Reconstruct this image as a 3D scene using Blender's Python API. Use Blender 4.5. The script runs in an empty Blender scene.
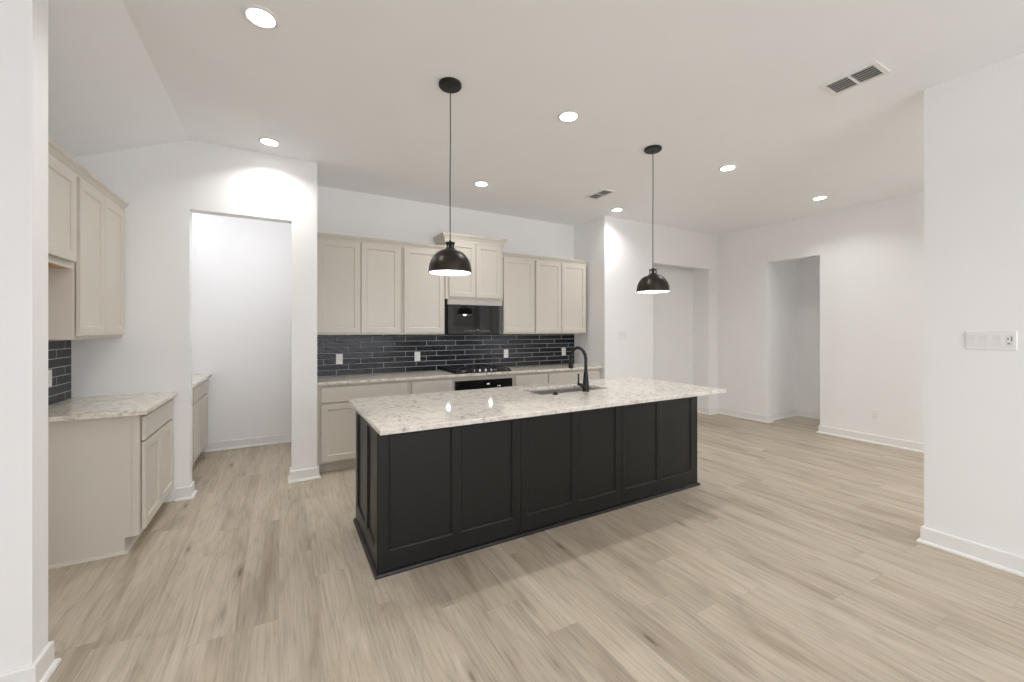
import bpy, bmesh, math, random
from mathutils import Vector, Matrix

SC = bpy.context.scene
COL = SC.collection
rnd = random.Random(7)

# ------------------------------------------------------------------ camera
CAM_H = 1.43
THETA = math.radians(29.53)
F_PX = 407.9
HORIZON = 329.85
cam_data = bpy.data.cameras.new('camera')
cam = bpy.data.objects.new('camera', cam_data)
COL.objects.link(cam)
cam_data.sensor_fit = 'HORIZONTAL'
cam_data.sensor_width = 36.0
cam_data.lens = 36.0 * F_PX / 1024.0
cam_data.shift_y = -(341.0 - HORIZON) / 1024.0
cam_data.clip_start = 0.05
cam.location = (0, 0, CAM_H)
cam.rotation_euler = (math.pi / 2, 0, -THETA)
SC.camera = cam

# ------------------------------------------------------------------ world, exposure
world = bpy.data.worlds.new('world')
SC.world = world
world.use_nodes = True
wn = world.node_tree.nodes
bg = wn['Background']
bg.inputs['Color'].default_value = (0.90, 0.93, 1.0, 1)
bg.inputs['Strength'].default_value = 5.0
SC.view_settings.view_transform = 'Standard'
SC.view_settings.look = 'None'
SC.view_settings.exposure = 0.22
SC.view_settings.gamma = 1.0
SC.view_settings.use_curve_mapping = False
SC.cycles.use_denoising = True
SC.cycles.max_bounces = 14
SC.cycles.diffuse_bounces = 10
SC.cycles.glossy_bounces = 6
SC.cycles.sample_clamp_indirect = 8.0

DOWNLIGHT_W = 4.9
BULB_W = 2.0
CZ = 3.045                      # ceiling height

# ------------------------------------------------------------------ materials
def srgb(r, g, b):
    def c(v):
        v /= 255.0
        return v / 12.92 if v <= 0.04045 else ((v + 0.055) / 1.055) ** 2.4
    return (c(r), c(g), c(b), 1)

class NT:
    """small helper around a node tree"""
    def __init__(self, name):
        self.m = bpy.data.materials.new(name)
        self.m.use_nodes = True
        self.t = self.m.node_tree
        self.b = self.t.nodes['Principled BSDF']
    def n(self, kind, **kw):
        nd = self.t.nodes.new(kind)
        for k, v in kw.items():
            setattr(nd, k, v)
        return nd
    def l(self, a, b):
        self.t.links.new(a, b)
    def math(self, op, a, b=None, c=None):
        nd = self.n('ShaderNodeMath', operation=op)
        for i, v in enumerate((a, b, c)):
            if v is None:
                continue
            if isinstance(v, (int, float)):
                nd.inputs[i].default_value = v
            else:
                self.l(v, nd.inputs[i])
        return nd.outputs[0]
    def mix(self, fac, a, b, blend='MIX'):
        nd = self.n('ShaderNodeMix', data_type='RGBA', blend_type=blend)
        for sock, v in ((nd.inputs[0], fac), (nd.inputs[6], a), (nd.inputs[7], b)):
            if isinstance(v, (int, float)):
                sock.default_value = v
            elif isinstance(v, tuple):
                sock.default_value = v
            else:
                self.l(v, sock)
        return nd.outputs[2]
    def ramp(self, fac, stops):
        nd = self.n('ShaderNodeValToRGB')
        cr = nd.color_ramp
        while len(cr.elements) < len(stops):
            cr.elements.new(0.5)
        for e, (p, c) in zip(cr.elements, stops):
            e.position = p
            e.color = c if isinstance(c, tuple) else (c, c, c, 1)
        self.l(fac, nd.inputs[0])
        return nd.outputs[0]
    def noise(self, vec, scale, detail=3.0, rough=0.5, dist=0.0):
        nd = self.n('ShaderNodeTexNoise')
        nd.inputs['Scale'].default_value = scale
        nd.inputs['Detail'].default_value = detail
        nd.inputs['Roughness'].default_value = rough
        nd.inputs['Distortion'].default_value = dist
        if vec is not None:
            self.l(vec, nd.inputs['Vector'])
        return nd.outputs['Fac']
    def bump(self, height, strength, dist=0.01):
        nd = self.n('ShaderNodeBump')
        nd.inputs['Strength'].default_value = strength
        nd.inputs['Distance'].default_value = dist
        self.l(height, nd.inputs['Height'])
        self.l(nd.outputs[0], self.b.inputs['Normal'])
    def pos(self):
        g = self.n('ShaderNodeNewGeometry')
        return g.outputs['Position']

def paint(name, rgb, rough=0.6, spec=0.3, metal=0.0, bump=0.0, bscale=250.0, coat=0.0):
    k = NT(name)
    col = rgb if len(rgb) == 4 else (*rgb, 1)
    p = k.pos()
    nz = k.noise(p, 3.0, 2.0)
    dark = tuple(c * 0.97 for c in col[:3]) + (1,)
    c = k.mix(nz, dark, col)
    k.l(c, k.b.inputs['Base Color'])
    k.b.inputs['Roughness'].default_value = rough
    k.b.inputs['Metallic'].default_value = metal
    k.b.inputs['Specular IOR Level'].default_value = spec
    k.b.inputs['Coat Weight'].default_value = coat
    if bump:
        k.bump(k.noise(p, bscale, 2.0), bump, 0.002)
    return k.m

def emitter(name, rgb, strength):
    k = NT(name)
    k.b.inputs['Base Color'].default_value = (0.9, 0.9, 0.9, 1)
    k.b.inputs['Emission Color'].default_value = (*rgb, 1)
    k.b.inputs['Emission Strength'].default_value = strength
    return k.m

def floor_material():
    k = NT('oak_plank_floor')
    p = k.pos()
    s = k.n('ShaderNodeSeparateXYZ'); k.l(p, s.inputs[0])
    W, L = 0.182, 1.22
    px = k.math('DIVIDE', k.math('ADD', s.outputs[0], 20.03), W)
    pid = k.math('FLOOR', px)
    fx = k.math('FRACT', px)
    wn1 = k.n('ShaderNodeTexWhiteNoise', noise_dimensions='1D'); k.l(pid, wn1.inputs['W'])
    py = k.math('ADD', k.math('DIVIDE', k.math('ADD', s.outputs[1], 20.0), L), k.math('MULTIPLY', wn1.outputs['Value'], 7.0))
    lid = k.math('FLOOR', py)
    fy = k.math('FRACT', py)
    cid = k.n('ShaderNodeCombineXYZ'); k.l(pid, cid.inputs[0]); k.l(lid, cid.inputs[1])
    wn2 = k.n('ShaderNodeTexWhiteNoise', noise_dimensions='2D'); k.l(cid.outputs[0], wn2.inputs['Vector'])
    rv, rc = wn2.outputs['Value'], wn2.outputs['Color']
    # grain space: shifted per plank, stretched along the plank
    sh = k.n('ShaderNodeVectorMath', operation='SCALE'); k.l(rc, sh.inputs[0]); sh.inputs['Scale'].default_value = 37.0
    ad = k.n('ShaderNodeVectorMath', operation='ADD'); k.l(p, ad.inputs[0]); k.l(sh.outputs[0], ad.inputs[1])
    def stretched(sx, sy):
        m = k.n('ShaderNodeMapping'); m.inputs['Scale'].default_value = (sx, sy, 1.0)
        k.l(ad.outputs[0], m.inputs['Vector'])
        return m.outputs[0]
    broad = k.noise(stretched(7.0, 0.9), 1.0, 3.0, 0.55, 0.6)
    fine = k.noise(stretched(85.0, 2.6), 1.0, 5.0, 0.7, 0.3)
    pores = k.noise(stretched(190.0, 6.0), 1.0, 2.0, 0.6)
    # cathedral grain: rings of a stretched, warped field
    fld = k.noise(stretched(4.2, 0.55), 1.0, 1.5, 0.4, 0.3)
    rings = k.math('FRACT', k.math('MULTIPLY', fld, 13.0))
    ringl = k.math('ABSOLUTE', k.math('SUBTRACT', rings, 0.5))
    # a few knots
    vo = k.n('ShaderNodeTexVoronoi'); vo.inputs['Scale'].default_value = 1.0
    k.l(stretched(7.4, 1.55), vo.inputs['Vector'])
    vsep = k.n('ShaderNodeSeparateColor'); k.l(vo.outputs['Color'], vsep.inputs[0]); vo_r = vsep.outputs[0]
    knot = k.ramp(vo.outputs['Distance'], [(0.0, 1.0), (0.04, 0.8), (0.09, 0.3), (0.24, 0.0)])
    base = k.ramp(broad, [(0.28, (0.352, 0.292, 0.216, 1)), (0.50, (0.480, 0.416, 0.326, 1)), (0.72, (0.545, 0.482, 0.388, 1))])
    tone = k.ramp(rv, [(0.0, (0.91, 0.905, 0.90, 1)), (0.5, (1.0, 1.0, 1.0, 1)), (1.0, (1.04, 1.035, 1.025, 1))])
    c = k.mix(1.0, base, tone, 'MULTIPLY')
    c = k.mix(1.0, c, k.ramp(fine, [(0.30, 0.76), (0.52, 1.0), (0.75, 1.08)]), 'MULTIPLY')
    c = k.mix(0.55, c, k.ramp(ringl, [(0.0, 0.84), (0.16, 1.0), (0.5, 1.03)]), 'MULTIPLY')
    c = k.mix(0.45, c, k.ramp(pores, [(0.30, 0.72), (0.48, 1.0)]), 'MULTIPLY')
    c = k.mix(k.math('MULTIPLY', knot, k.math('MULTIPLY', 0.95, k.math('GREATER_THAN', k.math('FRACT', k.math('MULTIPLY', vo_r, 7.3)), 0.35))), c, (0.125, 0.092, 0.060, 1))
    # joints
    ex = k.math('MINIMUM', fx, k.math('SUBTRACT', 1.0, fx))
    ey = k.math('MINIMUM', fy, k.math('SUBTRACT', 1.0, fy))
    jx = k.math('LESS_THAN', ex, 0.0065)
    jy = k.math('LESS_THAN', ey, 0.0011)
    j = k.math('MAXIMUM', jx, jy)
    c = k.mix(k.math('MULTIPLY', j, 0.22), c, (0.16, 0.118, 0.08, 1))
    k.l(c, k.b.inputs['Base Color'])
    k.b.inputs['Roughness'].default_value = 0.47
    k.b.inputs['Specular IOR Level'].default_value = 0.32
    h = k.math('SUBTRACT', k.math('MULTIPLY', fine, 0.25), j)
    k.bump(h, 0.12, 0.002)
    return k.m

def granite_material(name, warm=0.0):
    k = NT(name)
    p = k.pos()
    n1 = k.noise(p, 17.0, 6.0, 0.62, 0.8)
    n2 = k.noise(p, 34.0, 5.0, 0.65, 0.4)
    n3 = k.noise(p, 3.0, 4.0, 0.55, 1.2)
    vo = k.n('ShaderNodeTexVoronoi', feature='F1'); vo.inputs['Scale'].default_value = 34.0
    k.l(p, vo.inputs['Vector'])
    vs = k.n('ShaderNodeSeparateColor'); k.l(vo.outputs['Color'], vs.inputs[0])
    light = (0.75 + warm * .01, 0.716, 0.658 - warm * .025, 1)
    grey = (0.30, 0.265, 0.235, 1)
    c = k.mix(k.ramp(n1, [(0.44, 0.0), (0.70, 0.7)]), light, (0.50, 0.455, 0.40, 1))
    c = k.mix(k.math('MULTIPLY', k.ramp(n2, [(0.50, 0.0), (0.68, 1.0)]), k.ramp(n3, [(0.42, 0.15), (0.62, 1.0)])), c, grey)
    sp = k.math('MULTIPLY', k.math('GREATER_THAN', vs.outputs[0], 0.90), k.ramp(vo.outputs['Distance'], [(0.22, 1.0), (0.42, 0.0)]))
    sp = k.math('MULTIPLY', sp, k.ramp(n3, [(0.46, 0.0), (0.58, 1.0)]))
    c = k.mix(k.math('MULTIPLY', sp, 0.85), c, (0.09, 0.075, 0.07, 1))
    k.l(c, k.b.inputs['Base Color'])
    k.b.inputs['Roughness'].default_value = 0.075
    k.b.inputs['Specular IOR Level'].default_value = 0.5
    return k.m

def tile_material(name, axis, x0, z0, gloss=0.08):
    """long dark glazed tiles in a one-third offset bond; axis 0 = runs along x, 1 = along y"""
    k = NT(name)
    p = k.pos()
    s = k.n('ShaderNodeSeparateXYZ'); k.l(p, s.inputs[0])
    W, HH = 0.396, 0.0638
    pz = k.math('DIVIDE', k.math('SUBTRACT', s.outputs[2], z0), HH)
    row = k.math('FLOOR', pz); fz = k.math('FRACT', pz)
    px = k.math('ADD', k.math('DIVIDE', k.math('ADD', k.math('SUBTRACT', s.outputs[axis], x0), 40.0), W), k.math('MULTIPLY', row, -1 / 3))
    cid_ = k.math('FLOOR', px); fx = k.math('FRACT', px)
    ex = k.math('MULTIPLY', k.math('MINIMUM', fx, k.math('SUBTRACT', 1.0, fx)), W)
    ez = k.math('MULTIPLY', k.math('MINIMUM', fz, k.math('SUBTRACT', 1.0, fz)), HH)
    e = k.math('MINIMUM', ex, ez)
    grout = k.math('LESS_THAN', e, 0.0020)
    cid = k.n('ShaderNodeCombineXYZ'); k.l(cid_, cid.inputs[0]); k.l(row, cid.inputs[1])
    wn_ = k.n('ShaderNodeTexWhiteNoise', noise_dimensions='2D'); k.l(cid.outputs[0], wn_.inputs['Vector'])
    cloud = k.noise(p, 26.0, 3.0, 0.6)
    glaze = k.ramp(wn_.outputs['Value'], [(0.0, (0.006, 0.0075, 0.010, 1)), (0.5, (0.011, 0.013, 0.017, 1)), (1.0, (0.026, 0.032, 0.040, 1))])
    c = k.mix(k.ramp(cloud, [(0.45, 0.0), (0.75, 0.5)]), glaze, (0.045, 0.056, 0.068, 1))
    c = k.mix(grout, c, (0.62, 0.61, 0.58, 1))
    k.l(c, k.b.inputs['Base Color'])
    r = k.n('ShaderNodeMapRange'); k.l(grout, r.inputs['Value'])
    r.inputs['To Min'].default_value = gloss; r.inputs['To Max'].default_value = 0.8
    k.l(r.outputs[0], k.b.inputs['Roughness'])
    k.b.inputs['Specular IOR Level'].default_value = 0.22
    # wavy hand-made surface, pillowed edges and a small tilt per tile
    mp = k.n('ShaderNodeMapping'); mp.inputs['Scale'].default_value = (38.0, 38.0, 95.0)
    k.l(p, mp.inputs['Vector'])
    wav = k.noise(mp.outputs[0], 1.0, 2.0, 0.5)
    wav2 = k.noise(p, 16.0, 2.0, 0.5)
    edge = k.ramp(k.math('DIVIDE', e, 0.008), [(0.2, 0.0), (1.0, 1.0)])
    tilt = k.math('MULTIPLY', k.math('SUBTRACT', wn_.outputs['Value'], 0.5), k.math('MULTIPLY', fx, 0.6))
    h = k.math('ADD', k.math('ADD', k.math('MULTIPLY', wav, 0.5), k.math('MULTIPLY', wav2, 0.6)), k.math('ADD', k.math('MULTIPLY', edge, 0.5), tilt))
    k.bump(h, 0.75, 0.004)
    return k.m

M = {}
M['wall'] = paint('white_wall_paint', (0.875, 0.870, 0.866), 0.75, 0.2, bump=0.06, bscale=120)
M['ceiling'] = paint('white_ceiling_paint', (0.915, 0.925, 0.94), 0.85, 0.15, bump=0.08, bscale=90)
M['trim'] = paint('white_trim_gloss', (0.84, 0.83, 0.815), 0.35, 0.4)
M['floor'] = floor_material()
M['cab'] = paint('greige_cabinet_paint', (0.635, 0.598, 0.530), 0.42, 0.35)
M['island'] = paint('charcoal_island_paint', (0.0102, 0.0100, 0.0091), 0.36, 0.36)
M['granite'] = granite_material('white_granite')
M['granite_side'] = granite_material('white_granite_warm', 1.0)
M['tile_back'] = tile_material('dark_glazed_tile', 0, 0.158, 0.9075)
M['tile_left'] = tile_material('dark_matt_tile', 1, 4.25, 0.9075, 0.3)
M['steel'] = paint('brushed_steel', (0.55, 0.54, 0.52), 0.32, 0.5, 1.0)
M['vent_steel'] = paint('satin_steel', (0.50, 0.475, 0.44), 0.5, 0.4, 0.25)
M['chrome'] = paint('polished_chrome', (0.85, 0.85, 0.85), 0.08, 0.5, 1.0)
M['black_glass'] = paint('black_glass', (0.012, 0.012, 0.012), 0.04, 0.6)
M['window_glass'] = paint('dark_oven_window', (0.006, 0.006, 0.007), 0.03, 0.5)
M['black_enamel'] = paint('black_enamel', (0.018, 0.018, 0.018), 0.22, 0.5)
M['iron'] = paint('cast_iron', (0.020, 0.020, 0.020), 0.5, 0.4, bump=0.1)
M['black_metal'] = paint('matt_black_metal', (0.010, 0.009, 0.008), 0.36, 0.32)
M['bronze'] = paint('dark_bronze_metal', (0.045, 0.038, 0.031), 0.36, 0.5, 0.85)
M['canopy'] = paint('black_canopy', (0.012, 0.012, 0.011), 0.4, 0.4)
M['cord'] = paint('dark_cord', (0.06, 0.055, 0.05), 0.6, 0.3)
M['lining'] = paint('white_enamel_lining', (0.88, 0.87, 0.85), 0.4, 0.4)
M['plate'] = paint('white_plastic', (0.84, 0.83, 0.82), 0.35, 0.4)
M['plate_back'] = paint('white_plastic_rocker', (0.78, 0.775, 0.765), 0.3, 0.4)
M['slot'] = paint('dark_slot', (0.05, 0.05, 0.05), 0.6, 0.2)
M['grey_plastic'] = paint('grey_plastic', (0.25, 0.245, 0.24), 0.5, 0.3)
M['void'] = paint('duct_grey', (0.16, 0.155, 0.15), 0.8, 0.1)
M['legend'] = paint('pale_grey_legend', (0.17, 0.17, 0.17), 0.5, 0.3)
M['raw_wood'] = paint('raw_birch_ply', (0.56, 0.36, 0.17), 0.6, 0.2)
M['led'] = emitter('led_lens', (1.0, 0.975, 0.94), 14.0)
M['bulb'] = emitter('bulb_glow', (1.0, 0.96, 0.90), 9.0)
M['display'] = emitter('oven_display', (0.85, 0.92, 1.0), 0.22)

# ------------------------------------------------------------------ mesh builder
class MB:
    def __init__(self):
        self.bm = bmesh.new()
    def face(self, pts):
        vs = [self.bm.verts.new(p) for p in pts]
        return self.bm.faces.new(vs)
    def box(self, x0, x1, y0, y1, z0, z1, bev=0.0, seg=2):
        b = self.bm
        c = [b.verts.new((x, y, z)) for z in (z0, z1) for y in (y0, y1) for x in (x0, x1)]
        fs = [b.faces.new([c[i] for i in q]) for q in
              ((0, 2, 3, 1), (4, 5, 7, 6), (0, 1, 5, 4), (2, 6, 7, 3), (0, 4, 6, 2), (1, 3, 7, 5))]
        if bev:
            es = list({e for f in fs for e in f.edges})
            bmesh.ops.bevel(b, geom=es, offset=bev, segments=seg, profile=0.5, affect='EDGES')
        return self
    def prism(self, poly, a, b, axis=2):
        """poly: 2-D points; extruded from a to b along axis"""
        def P(p, t):
            q = list(p); q.insert(axis, t); return tuple(q)
        lo = [self.bm.verts.new(P(p, a)) for p in poly]
        hi = [self.bm.verts.new(P(p, b)) for p in poly]
        n = len(poly)
        self.bm.faces.new(lo); self.bm.faces.new(hi[::-1])
        for i in range(n):
            self.bm.faces.new((lo[i], lo[(i + 1) % n], hi[(i + 1) % n], hi[i]))
        return self
    def lathe(self, prof, cx, cy, seg=40, closed=False):
        rings = []
        for r, z in prof:
            if r < 1e-6:
                rings.append([self.bm.verts.new((cx, cy, z))])
            else:
                rings.append([self.bm.verts.new((cx + r * math.cos(2 * math.pi * i / seg), cy + r * math.sin(2 * math.pi * i / seg), z)) for i in range(seg)])
        pairs = list(zip(rings, rings[1:]))
        if closed:
            pairs.append((rings[-1], rings[0]))
        for A, B in pairs:
            for i in range(seg):
                j = (i + 1) % seg
                if len(A) == 1 and len(B) == 1:
                    continue
                if len(A) == 1:
                    self.bm.faces.new((A[0], B[i], B[j]))
                elif len(B) == 1:
                    self.bm.faces.new((A[i], A[j], B[0]))
                else:
                    self.bm.faces.new((A[i], A[j], B[j], B[i]))
        return self
    def tube(self, path, radii, seg=14, caps=True):
        path = [Vector(p) for p in path]
        if not hasattr(radii, '__len__'):
            radii = [radii] * len(path)
        rings = []
        up = None
        for i, p in enumerate(path):
            t = (path[min(i + 1, len(path) - 1)] - path[max(i - 1, 0)]).normalized()
            if up is None:
                a = Vector((1, 0, 0)) if abs(t.x) < 0.9 else Vector((0, 1, 0))
            else:
                a = up
            s = (a - t * a.dot(t)).normalized()
            up = s
            w = t.cross(s)
            rings.append([self.bm.verts.new(p + (s * math.cos(2 * math.pi * k / seg) + w * math.sin(2 * math.pi * k / seg)) * radii[i]) for k in range(seg)])
        for A, B in zip(rings, rings[1:]):
            for i in range(seg):
                j = (i + 1) % seg
                self.bm.faces.new((A[i], A[j], B[j], B[i]))
        if caps:
            self.bm.faces.new(rings[0][::-1]); self.bm.faces.new(rings[-1])
        return self
    def sweep(self, pts, prof, side=1, closed=False):
        """profile [(offset, z)] swept along a plan polyline with mitred corners; side=+1: offset to the right of travel"""
        P = [Vector((p[0], p[1])) for p in pts]
        n = len(P)
        rings = []
        for i in range(n):
            ns = []
            for a, b in (((i - 1), i), (i, i + 1)):
                if not closed and (a < 0 or b >= n):
                    continue
                d = (P[b % n] - P[a % n]).normalized()
                ns.append(Vector((d.y, -d.x)) * side)
            if len(ns) == 2:
                m = (ns[0] + ns[1]).normalized()
                m = m / max(0.2, m.dot(ns[0]))
            else:
                m = ns[0]
            rings.append([self.bm.verts.new((P[i].x + m.x * o, P[i].y + m.y * o, z)) for o, z in prof])
        rr = list(zip(rings, rings[1:]))
        if closed:
            rr.append((rings[-1], rings[0]))
        k = len(prof)
        for A, B in rr:
            for i in range(k):
                j = (i + 1) % k
                self.bm.faces.new((A[i], A[j], B[j], B[i]))
        if not closed:
            self.bm.faces.new(rings[0]); self.bm.faces.new(rings[-1][::-1])
        return self
    def panel(self, F, u0, u1, v0, v1, t, openings, depth=0.009, s=0.012, edge=0.002):
        """framed (shaker) slab: F maps (u, v, w) to the world, w = outwards; openings = recessed fields"""
        bm = self.bm
        e = edge
        us = sorted({u0 + e, u1 - e} | {a for o in openings for a in o[:2]})
        vs = sorted({v0 + e, v1 - e} | {a for o in openings for a in o[2:]})
        Q = lambda *pts: bm.faces.new([bm.verts.new(F(*p)) for p in pts])
        def inside(u, v):
            for o in openings:
                if o[0] < u < o[1] and o[2] < v < o[3]:
                    return True
            return False
        for a, b in zip(us, us[1:]):
            for c, d in zip(vs, vs[1:]):
                if not inside((a + b) / 2, (c + d) / 2):
                    Q((a, c, t), (b, c, t), (b, d, t), (a, d, t))
        for a, b, c, d in openings:
            steps = [(0, t), (s * 0.30, t - depth * 0.25), (s * 0.62, t - depth * 0.55), (s * 0.72, t - depth), ]
            for (i0, w0), (i1, w1) in zip(steps, steps[1:]):
                R0 = [(a + i0, c + i0, w0), (b - i0, c + i0, w0), (b - i0, d - i0, w0), (a + i0, d - i0, w0)]
                R1 = [(a + i1, c + i1, w1), (b - i1, c + i1, w1), (b - i1, d - i1, w1), (a + i1, d - i1, w1)]
                for i in range(4):
                    j = (i + 1) % 4
                    Q(R0[i], R0[j], R1[j], R1[i])
            i1, w1 = steps[-1]
            Q((a + i1, c + i1, w1), (b - i1, c + i1, w1), (b - i1, d - i1, w1), (a + i1, d - i1, w1))
        # eased edge, sides, back
        A = [(u0 + e, v0 + e, t), (u1 - e, v0 + e, t), (u1 - e, v1 - e, t), (u0 + e, v1 - e, t)]
        B = [(u0, v0, t - e), (u1, v0, t - e), (u1, v1, t - e), (u0, v1, t - e)]
        Cc = [(u0, v0, 0), (u1, v0, 0), (u1, v1, 0), (u0, v1, 0)]
        for X, Y in ((A, B), (B, Cc)):
            for i in range(4):
                j = (i + 1) % 4
                Q(X[i], X[j], Y[j], Y[i])
        Q(*Cc)
        return self
    def bevel_sharp(self, off, seg=2, ang=40):
        bm = self.bm
        bmesh.ops.remove_doubles(bm, verts=bm.verts, dist=1e-5)
        bmesh.ops.recalc_face_normals(bm, faces=bm.faces)
        es = [e for e in bm.edges if len(e.link_faces) == 2 and e.calc_face_angle(0) > math.radians(ang)]
        bmesh.ops.bevel(bm, geom=es, offset=off, segments=seg, profile=0.5, affect='EDGES')
        return self

ORIGIN = {}          # world origin of every thing and part
def origin_of(o):
    return ORIGIN[o.name]

def link(name, mb, mat, parent=None, smooth=False, recalc=True, at=None):
    me = bpy.data.meshes.new(name)
    bm = mb.bm
    bmesh.ops.remove_doubles(bm, verts=bm.verts, dist=2e-6)
    if recalc:
        bmesh.ops.recalc_face_normals(bm, faces=bm.faces)
    org = Vector(at) if at is not None else (origin_of(parent) if parent else Vector((0, 0, 0)))
    base = origin_of(parent) if parent else Vector((0, 0, 0))
    bmesh.ops.translate(bm, verts=bm.verts, vec=-org)
    bm.to_mesh(me); bm.free()
    if smooth:
        for p in me.polygons:
            p.use_smooth = True
        try:
            me.set_sharp_from_angle(angle=math.radians(38))
        except Exception:
            pass
    mats = mat if isinstance(mat, (list, tuple)) else [mat]
    for m in mats:
        me.materials.append(m)
    o = bpy.data.objects.new(name, me)
    COL.objects.link(o)
    if parent:
        o.parent = parent
    o.location = org - base
    ORIGIN[o.name] = org
    return o

def tag(o, label, cat, group=None):
    o['label'] = label
    o['category'] = cat
    if group:
        o['group'] = group
    return o

def thing(name, loc, label, cat, group=None):
    o = bpy.data.objects.new(name, None)
    o.empty_display_size = 0.1
    COL.objects.link(o)
    o.location = loc
    ORIGIN[o.name] = Vector(loc)
    return tag(o, label, cat, group)

def struct(name, mb, mat, **kw):
    o = link(name, mb, mat, **kw)
    o['kind'] = 'structure'
    return o

def copy_tree(o, parent=None):
    c = o.copy()
    COL.objects.link(c)
    if parent:
        c.parent = parent
    for ch in list(o.children):
        copy_tree(ch, c)
    return c

# facing maps: (u, v, w) -> world, u along the run, v up, w outwards
def face_front(y):            # faces -y, u = x
    return lambda u, v, w: (u, y - w, v)
def face_right(x):            # faces +x, u = y
    return lambda u, v, w: (x + w, u, v)
def face_left(x):             # faces -x, u = y
    return lambda u, v, w: (x - w, u, v)

def shaker(F, u0, u1, v0, v1, t=0.020, rail=0.056, depth=0.009):
    return MB().panel(F, u0, u1, v0, v1, t, [(u0 + rail, u1 - rail, v0 + rail, v1 - rail)], depth)
def slab(F, u0, u1, v0, v1, t=0.020):
    return MB().panel(F, u0, u1, v0, v1, t, [], edge=0.004)

# ------------------------------------------------------------------ setting: floor, ceiling, walls
XL = -1.395                    # left wall face
YP = 4.36                      # face of the pantry / far walls
YB = 5.05                      # alcove back wall
XR = 6.52                      # right far wall
TH = 0.12
Y0 = -3.6                      # wall behind the camera
X0 = -4.2
struct('floor', MB().box(X0 - 0.2, 7.8, Y0 - 0.2, 6.2, -0.12, 0.0), M['floor'])

FOLD = -0.678
def slope_z(x):
    return CZ - (FOLD - x) * 0.43
ce = MB()
ce.box(FOLD, 7.8, Y0 - 0.2, 6.2, CZ, CZ + 0.14)
ce.box(X0 - 0.2, FOLD, Y0 - 0.2, 2.40, CZ, CZ + 0.14)
ce.prism([(FOLD, CZ), (FOLD, CZ + 0.14), (XL - 0.13, CZ + 0.14), (XL - 0.13, slope_z(XL - 0.13))], 2.40, YP + 0.06, axis=1)
ce.box(XL - 0.13, FOLD, YP + 0.06, 6.2, CZ, CZ + 0.14)
struct('ceiling', ce, M['ceiling'])

struct('wall_left', MB().box(XL - TH, XL, 2.467, 6.06, 0, 2.70), M['wall'])
w = MB()                                              # wall with the pantry doorway
w.prism([(XL, 0), (-0.674, 0), (-0.674, CZ), (FOLD, CZ), (XL, slope_z(XL))], YP, YP + TH, axis=1)
w.box(-0.674, 0.087, YP, YP + TH, 2.455, CZ)
w.box(0.087, 0.305, YP, YP + TH, 0, CZ)
w.box(0.185, 0.305, YP + TH, YB + TH, 0, CZ)
w.box(0.185, 0.305, YB + TH, 6.06, 0, CZ)
struct('wall_pantry', w, M['wall'])
struct('wall_pantry_back', MB().box(XL, 0.185, 5.94, 6.06, 0, CZ), M['wall'])
struct('wall_back', MB().box(0.305, 3.97, YB, YB + TH, 0, CZ), M['wall'])
w = MB()                                              # far wall with its wide opening
w.box(3.97, 4.955, YP, YP + TH, 0, CZ)
w.box(3.97, 4.09, YP + TH, YB + TH, 0, CZ)
w.box(4.955, 6.29, YP, YP + TH, 2.46, CZ)
w.box(6.29, XR, YP, YP + TH, 0, CZ)
w.box(4.835, 4.955, YP + TH, 4.66, 0, CZ)
w.box(6.29, 6.41, YP + TH, 4.66, 0, CZ)
w.box(4.835, 6.41, 4.66, 4.78, 0, CZ)
struct('wall_far', w, M['wall'])
w = MB()                                              # right wall with its narrow opening and the closet behind it
w.box(XR, XR + TH, 3.54, 4.48, 0, CZ)
w.box(XR, XR + TH, 2.825, 3.54, 2.475, CZ)
w.box(XR, XR + TH, -1.5, 2.825, 0, CZ)
w.box(XR, XR + TH, -3.1, -1.5, 0, 0.45)
w.box(XR, XR + TH, -3.1, -1.5, 2.55, CZ)
w.box(XR, XR + TH, Y0, -3.1, 0, CZ)
w.box(XR + TH, 7.64, 3.60, 3.72, 0, CZ)
w.box(7.52, 7.64, 0.7, 3.60, 0, CZ)
w.box(XR + TH, 7.64, 0.6, 0.7, 0, CZ)
struct('wall_right', w, M['wall'])
struct('wall_near_left', MB().box(X0, -0.856, 2.34, 2.467, 0, CZ, 0.0), M['wall'])
struct('wall_near_right', MB().box(3.765, 3.885, -0.9, 1.022, 0, CZ), M['wall'])
w = MB()                                              # living-room side wall with an opening added for daylight
w.box(X0 - 0.12, X0, Y0, -3.2, 0, CZ)
w.box(X0 - 0.12, X0, -1.6, 2.467, 0, CZ)
w.box(X0 - 0.12, X0, -3.2, -1.6, 0, 0.45)
w.box(X0 - 0.12, X0, -3.2, -1.6, 2.55, CZ)
struct('wall_living', w, M['wall'])
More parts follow.
